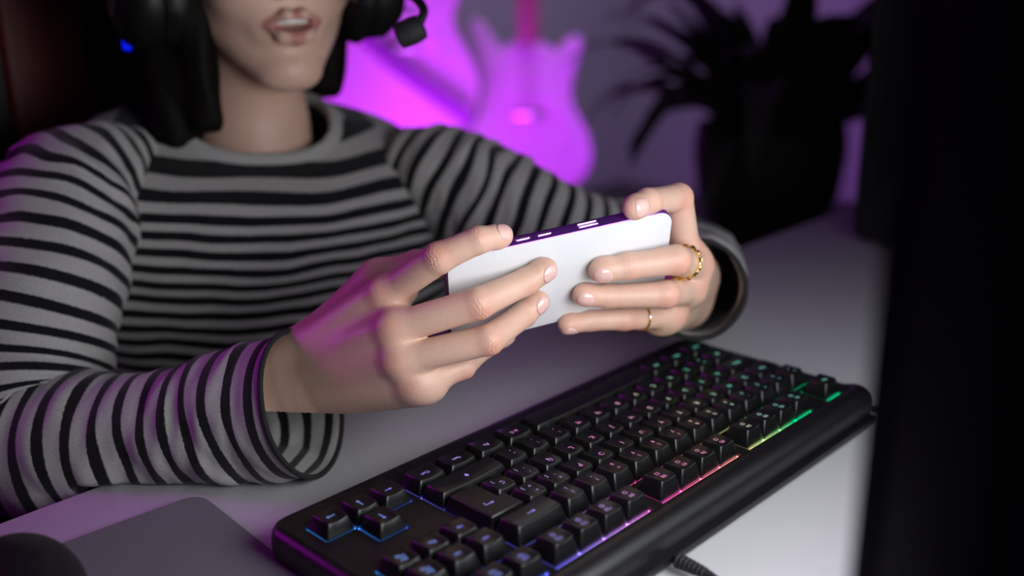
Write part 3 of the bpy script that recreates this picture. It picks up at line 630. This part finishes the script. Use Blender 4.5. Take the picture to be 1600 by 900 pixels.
# teeth arc behind the upper lip
tv = []; 
for i in range(13):
    a = -1+2*i/12; x = a*19; zz = 89-9*a*a
    for yy, dz in ((-50, 0), (-53, 1.2), (-56.2, .6), (-57.2, -.6)): tv.append((x, yy+.8*a*a, zz+dz-(1.0 if i % 2 else 0)*.25))
tf = [(i*4+j, i*4+j+1, i*4+j+5, i*4+j+4) for i in range(12) for j in range(3)]
parts.append((HW_(np.array(tv)), np.array(tf), np.zeros(52), np.zeros(52), 2))
AV = np.concatenate([p[0] for p in parts]); offs = np.cumsum([0]+[len(p[0]) for p in parts])
AF = np.concatenate([p[1]+o for p, o in zip(parts, offs)]); mi = np.concatenate([np.full(len(p[1]), p[4]) for p in parts])
body = np_mesh('body', c2w(AV), AF[:, ::-1], dict(flush=np.concatenate([p[2] for p in parts]), lip=np.concatenate([p[3] for p in parts])))
for k in ('skin', 'nail', 'teeth'): body.materials.append(MAT[k])
if len(body.polygons) == len(mi): body.polygons.foreach_set('material_index', mi.astype(np.int32))
else: print('BODY POLY COUNT CHANGED', len(body.polygons), len(mi))
link('body', body, None, person)
eyes = []
for s in (-1, 1):
    o = lathe('eye', [(.0005, .0121), (.004, .0115), (.0085, .0086), (.0115, .0035), (.012, 0), (.0085, -.0085), (.0005, -.012)], MAT['teeth'], person, 20)
    z_ = hF@M3; x_ = hX@M3; y_ = np.cross(z_, x_); z_ = unit(z_-(hUp@M3)*.35); x_ = unit(x_-z_*(x_@z_)); y_ = np.cross(z_, x_); c_ = c2w(HW_((s*31, 10.5, 74)))
    o.matrix_world = Matrix(((x_[0], y_[0], z_[0], c_[0]), (x_[1], y_[1], z_[1], c_[1]), (x_[2], y_[2], z_[2], c_[2]), (0, 0, 0, 1)))
    i_ = lathe('iris', [(.0005, .01255), (.003, .0124), (.0058, .0112)], MAT['gdark'], o, 16)
# ---- hair
def hair_sdf(p):
    q = HL_(p); cap = ell(q, (0, 32, -18), (86, 110, 104)); face = ell(q, (0, -30, 95), (68, 105, 75))
    d = np.maximum(cap, -face)
    back = smin(ell(q, (0, -60, -62), (74, 95, 46)), ell(q, (0, -120, -75), (58, 70, 34)), 30)
    qa = q.copy(); qa[:, 0] = np.abs(qa[:, 0]); side = np.where(q[:, 0] < 0, smin(cone(q, (-68, 10, 20), (-66, -135, 40), 19, 13), cone(q, (-80, 10, -5), (-88, -150, 10), 22, 24), 10), cone(qa, (74, 20, -8), (66, -120, -35), 15, 18))
    d = smin(d, smin(back, side, 14), 16)
    d = smin(d, cone(qa, (17, 27, 90), (44, 30, 77), 4.2, 3), 1)
    return d+1.6*np.sin(q[:, 0]*.33+np.sin(q[:, 1]*.05)*2)*.6
V, F = isosurface(hair_sdf, HC-220, HC+np.array([200, 170, 190]), 4); link('hair', np_mesh('hair', c2w(V), F[:, ::-1]), MAT['hair'], person)
# ---- sweater: torso, sleeves, collar, cuffs
sw = empty('sweater'); sw.parent = person
PITCHS, PITCHB = 16.2, 11.9
Sr, Sl, Nk = c2w(S_R)*1000, c2w(S_L)*1000, c2w(NECK)*1000
lat = unit(Sl-Sr); zz = np.array([0, 0, 1.]); fwd = unit(np.cross(zz, lat)); 
if fwd@(CAM*1000-Nk) < 0: fwd = -fwd
ln = math.radians(13); axd = -(zz*math.cos(ln)+fwd*math.sin(ln)); axd = unit(axd-lat*(axd@lat)); fw2 = unit(np.cross(lat, axd)); fw2 = fw2 if fw2@fwd > 0 else -fw2
prof = [(-4, 66, 60, 4), (2, 86, 66, 6), (7, 112, 73, 6), (15, 136, 80, 6), (30, 154, 88, 8), (56, 166, 98, 12), (95, 172, 106, 18), (140, 168, 112, 22), (190, 156, 108, 16), (250, 148, 102, 8), (330, 146, 100, 2), (420, 156, 104, 0)]
pr_ = catmull([np.array(p, float) for p in prof], 8)
NA = 120; th = np.linspace(0, 2*np.pi, NA, endpoint=False); VV = []; ST = []
tc_ = (Sr+Sl)/2; nk0 = Nk-zz*0
mid_off = (tc_-Nk)@lat
for t, a, b, fo in pr_:
    cs, sn = np.cos(th), np.sin(th); ex = 2/2.5
    x = np.sign(cs)*np.abs(cs)**ex*a; y = np.sign(sn)*np.abs(sn)**ex*b
    ctr_ = Nk+axd*t+lat*mid_off*min(1, max(0, t/50))+fw2*(fo*.6+20*min(1, max(0, t/40)))
    P = ctr_+np.outer(x, lat)+np.outer(y, fw2)
    dip = 16*np.clip(sn, 0, 1)*max(0, 1-t/30)               # neckline dips at the front
    P = P+np.outer(dip, axd)
    q = np.c_[P]; fold = wav(q, 3, 95)*4*min(1, max(.15, t/60))+wav(q*np.array([1, 1, 2.2]), 4, 45)*2.2*min(1, max(.1, t/60))
    nr = unit(fw2)*1.; dirs = np.outer(cs, lat)+np.outer(sn, fw2); P = P+dirs*fold[:, None]
    VV.append(P); ST.append((t+dip*.9+wav(q, 9, 120)*2.5+wav(q, 13, 60)*1.2)/PITCHB)
n = NA; rows_ = len(VV); Vt = np.concatenate(VV); St = np.concatenate(ST)
Ft = np.array([(i*n+k, i*n+(k+1) % n, (i+1)*n+(k+1) % n, (i+1)*n+k) for i in range(rows_-1) for k in range(n)])
me = np_mesh('torso', Vt*.001, Ft, dict(stripe=St)); fixn(me); o = link('torso', me, MAT['knit_body'], sw)
cl = VV[0]; cl2 = []
ringc = cl.mean(0)
def colr(k, out, up): return ringc+(cl-ringc)*out-axd*up
tb = []
for out, upv in ((1.30, -13), (1.22, -8), (1.10, -2), (1.02, 3.5), (.97, 5), (.94, 3), (.95, -4)): tb.append(colr(0, out, upv))
Vc = np.concatenate(tb); Fc = np.array([(i*n+k, i*n+(k+1) % n, (i+1)*n+(k+1) % n, (i+1)*n+k) for i in range(len(tb)-1) for k in range(n)])
me = np_mesh('collar', Vc*.001, Fc); fixn(me); tag(link('collar', me, MAT['knit_plain'], sw), 'plain white neckband')
def sleeve(pts, seed, s_off, fold=1.0, clampz=False):
    P = np.array([np.r_[c2w(C(a, b, c))*1000, r] for a, b, c, r in pts]); Q = catmull(P, 22); N = len(Q)
    X = Q[:, :3]; R_ = Q[:, 3]; T = np.gradient(X, axis=0); T /= np.linalg.norm(T, axis=1)[:, None]
    s = np.r_[0, np.cumsum(np.linalg.norm(np.diff(X, axis=0), axis=1))]; n = 72; a = np.cross(T[0], [0, 0, 1.]); rings = []; st = []
    th = np.linspace(0, 2*np.pi, n, endpoint=False)
    for i in range(N):
        a = a-T[i]*(a@T[i]); a /= np.linalg.norm(a); b = np.cross(T[i], a)
        dr = np.outer(np.cos(th), a)+np.outer(np.sin(th), b); g = np.c_[np.cos(th)*40, np.sin(th)*40, np.full(n, s[i]*1.5)]
        end = min(1, (s[-1]-s[i])/40+.25)
        f = (wav(g, seed, 62)*3.0+wav(g*np.array([1, 1, 2.0]), seed+1, 34)*1.7)*fold*end
        sh_ = max(0, 1-abs(s[i]-.17*s[-1])/(.17*s[-1])); f = f+wav(g*np.array([.8, 1.2, 1.6]), seed+9, 26)*2.6*sh_*fold
        ring_ = X[i]+dr*(R_[i]+f)[:, None]
        if clampz:
            m_ = (ring_[:, 1] > -175) & (ring_[:, 2] < 1.6); ring_[m_, 2] = 1.6
        rings.append(ring_); st.append(np.full(n, s[i])+wav(g, seed+5, 70)*1.6*end+wav(g, seed+11, 40)*4.5*sh_)
    V = np.concatenate(rings); S_ = (np.concatenate(st)-s[-1]+s_off)/PITCHS+50
    F = np.array([(i*n+k, i*n+(k+1) % n, (i+1)*n+(k+1) % n, (i+1)*n+k) for i in range(N-1) for k in range(n)])
    me = np_mesh('sleeve', V*.001, F, dict(stripe=S_)); fixn(me); o = link('sleeve', me, MAT['knit'], sw)
    so = o.modifiers.new('thickness', 'SOLIDIFY'); so.thickness = .0014; so.offset = -1
    tube('cuff_hem', rings[-1]*.001, .0017, MAT['hem'], sw, 8, closed=True)
    return rings
sleeve([(215, 250, 815, 26), (150, 272, 780, 42), (104, 325, 755, 52), (68, 450, 722, 55), (38, 600, 700, 55), (62, 690, 684, 53), (170, 690, 668, 44), (310, 668, 654, 41), (400, 645, 643, 43), (474, 630, 632, 45)], 21, -4, 1.0, True)
sleeve([(610, 255, 905, 30), (675, 278, 895, 47), (745, 310, 890, 50), (820, 345, 890, 46), (930, 385, 905, 43), (1040, 408, 938, 41), (1082, 418, 910, 41), (1082, 432, 840, 40), (1084, 444, 775, 37), (1087, 452, 722, 34)], 33, -4, 1.0, True)

# ---- lower body under the desk: trousers and shoes
def legs_sdf(p):
    d = ell(p, (190, -395, -150), (165, 115, 85))
    for s_ in (-1, 1):
        x = 190+s_*92
        d = smin(d, smin(cone(p, (x, -390, -168), (x+s_*14, -10, -165), 72, 56), cone(p, (x+s_*14, -10, -165), (x+s_*14, 20, -640), 54, 40), 12), 20)
    return d
V, F = isosurface(legs_sdf, (-60, -540, -700), (440, 110, -40), 9); link('trousers', np_mesh('trousers', V*.001, F), MAT['hem'], person)
for s_ in (-1, 1):
    x = 190+s_*106
    V, F = isosurface(lambda p: np.maximum(smin(cone(p, (x, 0, -690), (x, 160, -706), 44, 34), cone(p, (x, 8, -690), (x, 16, -630), 40, 38), 14), -739.5-p[:, 2]), (x-60, -60, -745), (x+60, 210, -580), 6); link('shoe', np_mesh('shoe', V*.001, F), MAT['rubber'], person)

# ---- rings on the far hand
def finger_ring(name, A, B, t, r, tube_r, m, label, chain=False):
    a, b = np.asarray(A), np.asarray(B); c = a+(b-a)*t; ax = unit(b-a); u = unit(np.cross(ax, [0, 1, .3])); v = np.cross(ax, u)
    root = empty(name, tuple(c2w(c))); tag(root, label, 'ring', None)
    k = 14 if chain else 40; P = np.array([c2w(c+r*(u*math.cos(2*math.pi*i/k)+v*math.sin(2*math.pi*i/k))) for i in range(k)])-c2w(c)
    tube('band', P, tube_r*.001*(.55 if chain else 1), m, root, 8, closed=True)
    if chain:
        for i in range(0, k):
            d = P[(i+1) % k]-P[i-1]; d /= np.linalg.norm(d)
            l_ = lathe('link', [(.0001, -.0021), (.0012, -.0014), (.0016, 0), (.0012, .0014), (.0001, .0021)], m, root, 8, tuple(P[i])); l_.rotation_euler = Vector(d).to_track_quat('Z', 'Y').to_euler()
    return root, P
finger_ring('chain_ring', LM[1], LM[0], .40, 10.4, 1.5, MAT['gold'], 'chunky gold chain ring on the middle finger at the phone end', True)
root, P = finger_ring('thin_ring', LP[1], LP[0], .36, 8.4, .8, MAT['gold'], 'thin gold ring with a small stone on the little finger')
ci = int(np.argmin([(w2c(p+np.array(root.location))[2]) for p in P])); lathe('stone', [(.0003, .0012), (.0013, .0008), (.0016, 0), (.0008, -.001)], MAT['psteel'], root, 10, tuple(P[ci]))

# ------------------------------------------------------------------ headset
hs = empty('headset'); tag(hs, 'black gaming headset with boom microphone worn by the person', 'headset')
def hmat(c, zdir, ydir):
    z_ = unit(zdir@M3); y_ = unit(ydir@M3); x_ = unit(np.cross(y_, z_)); y_ = np.cross(z_, x_); c_ = c2w(c)
    return Matrix(((x_[0], y_[0], z_[0], c_[0]), (x_[1], y_[1], z_[1], c_[1]), (x_[2], y_[2], z_[2], c_[2]), (0, 0, 0, 1)))
for s in (-1, 1):
    mw = hmat(HW_((s*76, -18, 0)), hX*s, hUp)
    def cup(name, zs, m):
        V, F = stack([[(x, y, z) for x, y in rrect(.045*k, .057*k, .042*k, 8)] for k, z in zs]); o = autosmooth(link(name, fixn(pyd(name, V, F)), m, hs), 40); o.matrix_world = mw; return o
    cup('ear_cushion', [(.8, -.006), (1, -.002), (1.06, .006), (1.0, .014), (.9, .016)], MAT['hset'])
    cup('ear_cup', [(.96, .014), (1.0, .018), (.98, .030), (.86, .040), (.60, .045), (.55, .0445)], MAT['hset'])
    cup('cup_plate', [(.56, .044), (.54, .047), (.45, .048)], MAT['chrome'] if 0 else MAT['pscreen'])
    if s > 0: o = None
    else: o = lathe('indicator_light', [(.0005, .003), (.0035, .0025), (.0045, 0), (.0045, -.003)], MAT['blue'], hs, 16); o.matrix_world = mw@Matrix.Translation((.0, -.0505, .0385))
    yk = [HW_((s*x, y, z)) for x, y, z in ((118, -8, 0), (116, 40, -4), (106, 78, -10))]
    tube('yoke', catmull([c2w(p) for p in yk], 6), .006, MAT['chrome'], hs, 10)
band = [HW_((math.sin(a)*106, 42+math.cos(a)*100, -14)) for a in np.linspace(-1.25, 1.25, 25)]
tube('headband', [c2w(p) for p in band], .011, MAT['hset'], hs, 12)
boom = [HW_((104, -34, 12)), C(556, -2, 770), C(598, -14, 752), C(640, -8, 742), C(662, 14, 738), C(655, 38, 737)]
tube('microphone_boom', catmull([c2w(p) for p in boom], 8), .0032, MAT['hset'], hs, 10)
mc0, mc1 = C(663, 40, 736), C(620, 60, 738)
tube('microphone_capsule', catmull([c2w(mc0+(mc1-mc0)*t) for t in (0, .12, .5, .88, 1)], 4), np.interp(np.linspace(0, 1, 17), [0, .06, .2, .5, .8, .94, 1], [.001, .005, .0085, .0098, .0085, .005, .001]), MAT['rubber'], hs, 16)

# ------------------------------------------------------------------ gaming chair behind the person
cb = Nk*.001-fwd*.20; ang = math.atan2(lat[1], lat[0])
chair = empty('gaming_chair', (.205, -.55, FLOOR), (0, 0, 0)); tag(chair, 'black and red high-backed gaming chair behind the person', 'chair')
def cushion(name, lo, hi, m, bev=.03): return box(name, lo, hi, m, chair, bev, 4)
bz = .50
cushion('backrest', (-.19, -.16, bz), (.19, -.06, bz+.80), MAT['blacksoft'])
for s in (-1, 1):
    x0, x1 = sorted((s*.175, s*.285))
    cushion('side_wing', (x0, -.155, bz+.16), (x1, -.02, bz+.66), MAT['blacksoft'])
    cushion('shoulder_wing', (min(s*.14, s*.25), -.155, bz+.58), (max(s*.14, s*.25), -.04, bz+.80), MAT['blacksoft'])
    x0, x1 = sorted((s*.255, s*.33)); cushion('armrest', (x0, -.02, .60), (x1, .17, .635), MAT['black'], .012)
    x0, x1 = sorted((s*.27, s*.31)); cushion('arm_post', (x0, .04, .40), (x1, .10, .61), MAT['black'], .006)
cushion('headrest', (-.13, -.055, bz+.62), (.13, .0, bz+.76), MAT['blacksoft'], .025)
cushion('red_stripe', (-.045, -.072, bz+.05), (.035, -.052, bz+.62), MAT['red'], .008)
cushion('seat', (-.26, -.12, .40), (.26, .40, .50), MAT['blacksoft'], .035)
lathe('gas_lift', [(.03, .10), (.03, .25), (.022, .25), (.022, .41)], MAT['black'], chair, 20, (0, .12, 0))
for k in range(5):
    a = 2*math.pi*k/5; tube('base_arm', [(0, .12, .12), (.30*math.cos(a), .12+.30*math.sin(a), .075)], [.028, .018], MAT['black'], chair, 10)
    lathe('caster', [(.01, -.02), (.028, -.018), (.030, 0), (.028, .018), (.01, .02)], MAT['rubber'], chair, 18, (.30*math.cos(a), .12+.30*math.sin(a), .0302), (math.pi/2, 0, a))

# ------------------------------------------------------------------ guitars on floor stands
def extrude_outline(name, P, z0, z1, bev, m, parent):
    P = np.asarray(P); c = P.mean(0)
    def inset(d):
        T = np.roll(P, -1, 0)-np.roll(P, 1, 0); N_ = np.c_[T[:, 1], -T[:, 0]]; N_ /= np.linalg.norm(N_, axis=1)[:, None]+1e-9
        ar = np.sum(P[:, 0]*np.roll(P[:, 1], -1)-np.roll(P[:, 0], -1)*P[:, 1]); N_ = N_ if ar > 0 else -N_
        return P-N_*d
    rings = [[(x, -z, y) for x, y in inset(d)] for d, z in ((bev, z0), (bev*.3, z0+bev*.3), (0, z0+bev), (0, z1-bev), (bev*.3, z1-bev*.3), (bev, z1))]
    V, F = stack(rings); return autosmooth(link(name, fixn(pyd(name, V, F)), m, parent), 45)
def guitar(pos, face, tilt, outline, label, strat, scale=1.):
    g = empty('electric_guitar', pos); tag(g, label, 'guitar', 'guitars on floor stands')
    g.rotation_euler = (tilt, 0, face); g.scale = (scale,)*3
    P = catmull([np.array(p)*.001 for p in outline], 6, True); extrude_outline('body', P, -.022, .022, .006, MAT['gwhite'], g)
    def b(n, lo, hi, m, bev=.001): return box(n, (lo[0], lo[1], lo[2]), (hi[0], hi[1], hi[2]), m, g, bev)
    nz0 = .30 if strat else .28
    b('neck', (-.027, -.034, nz0), (.027, -.012, .88), MAT['gneck'], .004); b('fretboard', (-.027, -.040, nz0-.04), (.027, -.034, .88), MAT['gneck'], .001)
    for k in range(21):
        z = .88-.648*(1-2**(-(k+1)/12)); b('fret', (-.026, -.0412, z-.001), (.026, -.040, z+.001), MAT['chrome'], 0)
    hs_ = [(-24, 875), (-26, 900), (-44, 930), (-40, 1050), (-10, 1075), (14, 1050), (26, 900), (24, 875)] if strat else [(-24, 875), (-38, 910), (-36, 1030), (0, 1020), (36, 1030), (38, 910), (24, 875)]
    extrude_outline('headstock', catmull([np.array(p)*.001 for p in hs_], 3, True), .018, .032, .002, MAT['gneck'], g)
    for k in range(6):
        x, z = (-.036, .925+.022*k) if strat else ((-.033, .033)[k % 2], .925+.035*(k//2)); lathe('tuner', [(.002, -.01), (.004, -.008), (.004, .004), (.002, .005)], MAT['chrome'], g, 10, (x, -.030, z), (math.pi/2, 0, 0))
    for z in ((.235, .19, .145) if strat else (.24, .15)): b('pickup', (-.042, -.030, z-.011), (.042, -.0215, z+.011), MAT['gwhite'] if strat else MAT['chrome'], .004)
    b('bridge', (-.042, -.032, .075), (.042, -.0215, .098), MAT['chrome'], .003)
    for k in range(6): tube('string', [(-.02+.008*k, -.036, .085), (-.018+.0072*k, -.0425, .88)], .0006, MAT['chrome'], g, 5)
    for x, z in ((.085, .10), (.10, .06), (.10, .02)): lathe('knob', [(.003, -.0), (.012, .0), (.010, .012), (.002, .012)], MAT['gwhite'], g, 16, (x, -.0215, z), (math.pi/2, 0, 0))
    if strat:
        pg = [(-60, 250), (-20, 262), (35, 262), (88, 225), (80, 160), (118, 40), (95, 10), (60, 90), (-55, 90), (-70, 170)]
        extrude_outline('pickguard', catmull([np.array(p)*.001 for p in pg], 4, True), .0222, .0245, .0004, MAT['gwhite'], g)
    return g
STRAT = [(0, -112), (70, -108), (130, -85), (160, -30), (150, 40), (118, 100), (108, 150), (122, 210), (136, 260), (118, 282), (88, 262), (60, 228), (0, 222), (-50, 232), (-86, 278), (-112, 318), (-140, 322), (-146, 285), (-128, 220), (-114, 160), (-122, 100), (-150, 40), (-163, -30), (-135, -88), (-72, -110)]
SINGLE = [(0, -120), (80, -116), (145, -85), (172, -20), (160, 50), (128, 110), (120, 150), (138, 200), (150, 240), (128, 262), (96, 240), (70, 205), (30, 215), (0, 245), (-40, 268), (-95, 262), (-135, 225), (-140, 180), (-122, 135), (-132, 90), (-162, 45), (-172, -20), (-145, -85), (-80, -116)]
def facing(p):
    v = CAM-p; return math.atan2(v[1], v[0])+math.pi/2
def stand(pos, face, label):
    s = empty('guitar_stand', (pos[0], pos[1], FLOOR), (0, 0, face)); tag(s, label, 'stand', 'guitar stands')
    top = .62; zb = pos[2]-FLOOR-.14
    for sx in (-1, 1):
        tube('front_leg', [(sx*.16, -.16, .008), (sx*.09, -.02, zb), (0, .07, top)], .008, MAT['black'], s, 8)
        tube('cradle_arm', [(sx*.09, -.02, zb), (sx*.09, -.075, zb-.01), (sx*.09, -.085, zb+.025)], .008, MAT['rubber'], s, 8)
    tube('rear_leg', [(0, .26, .008), (0, .07, top)], .008, MAT['black'], s, 8); tube('crossbar', [(-.09, -.02, zb), (.09, -.02, zb)], .007, MAT['black'], s, 8)
g1 = W(826, 232, 2850); f1 = facing(g1); guitar(tuple(g1), f1, math.radians(-8), STRAT, 'double-horned electric guitar under purple light, nearer the plant', True, 1.07); stand(g1, f1, 'black guitar stand holding the double-horned guitar')
g2 = W(628, 135, 2600); f2 = facing(g2); gg = guitar(tuple(g2), f2, math.radians(-8), SINGLE, 'rounded single-cutaway electric guitar under purple light, behind the microphone', False, 1.12); stand(g2, f2, 'black guitar stand holding the single-cutaway guitar')
sp = [W(552, 42, 2480), W(610, 95, 2500), W(670, 140, 2510), W(738, 190, 2530)]
stp = []
for p in catmull(sp, 8): stp.append(p)
V = []; 
for p in stp:
    for dz, dd in ((.024, 0), (.024, .003), (-.024, .003), (-.024, 0)): V.append(p+np.array([0, 0, dz])+D*dd)
Fs = [(i*4+k, i*4+(k+1) % 4, i*4+4+(k+1) % 4, i*4+4+k) for i in range(len(stp)-1) for k in range(4)]
link('strap', fixn(pyd('strap', V, Fs)), MAT['strap'], None, smooth=False)
so_ = bpy.data.objects['strap']; mwi = Matrix.LocRotScale(gg.location, gg.rotation_euler.copy(), gg.scale).inverted(); so_.data.transform(mwi); so_.parent = gg

# ------------------------------------------------------------------ potted plant on a low cabinet
pp = W(1195, 345, 2050); cabt = pp[2]
cbn = empty('low_cabinet', (pp[0], pp[1], FLOOR), (0, 0, facing(pp))); tag(cbn, 'low dark wooden cabinet under the potted plant', 'cabinet')
ch = cabt-FLOOR
box('cabinet_body', (-.28, -.18, .05), (.28, .2, ch-.02), MAT['wood'], cbn, .004); box('cabinet_top', (-.29, -.19, ch-.02), (.29, .21, ch), MAT['wood'], cbn, .003)
for s in (-1, 1):
    x0, x1 = sorted((s*.004, s*.272)); d_ = box('door', (x0, -.196, .06), (x1, -.18, ch-.03), MAT['wood'], cbn, .002); lathe('door_knob', [(.004, 0), (.004, .012), (.011, .016), (.010, .024), (.002, .026)], MAT['chrome'], d_, 16, (s*.03, -.196, ch*.6), (math.pi/2, 0, 0))
    for y in (-.15, .17): box('leg', (s*.25-.015, y-.015, 0), (s*.25+.015, y+.015, .05), MAT['wood'], cbn)
pot = empty('potted_plant', tuple(pp)); tag(pot, 'dark leafy potted plant in a basket on the low cabinet', 'plant')
lathe('basket', [(.02, .001), (.11, .001), (.135, .06), (.145, .14), (.14, .19), (.125, .19), (.125, .16), (.01, .16)], MAT['pot'], pot, 40)
lathe('soil', [(.002, .168), (.08, .170), (.123, .165), (.123, .158)], MAT['soil'], pot, 30)
def leaf(L_, wd, droop, seed):
    r = random.Random(seed); n = 9; V = []; 
    for i in range(n+1):
        t = i/n; wv = wd*math.sin(math.pi*min(1, t*.93+.05))**.7*(1-t*.25); x = L_*(t-droop*.25*t*t); z = L_*(.95*t-droop*t*t)
        for u in (-1, -.5, 0, .5, 1): V.append((x, u*wv, z+abs(u)*wv*.35+.003*math.sin(9*t+3*u)))
    F = [(i*5+k, i*5+k+1, i*5+k+6, i*5+k+5) for i in range(n) for k in range(4)]; return pyd('leaf', V, F)
lm = [leaf(.30+.05*k, .030+.006*(k % 3), .35+.14*k, k) for k in range(5)]
for k in range(64):
    m_ = lm[k % 5]; o = link('leaf', m_, MAT['leaf'], pot); a = k*2.39996; rr_ = .02+.09*((k*.618) % 1)
    o.location = (rr_*math.cos(a), rr_*math.sin(a), .165); s_ = .75+.45*random.random(); o.scale = (s_,)*3; o.rotation_euler = (0, random.uniform(-.55, .35), a)
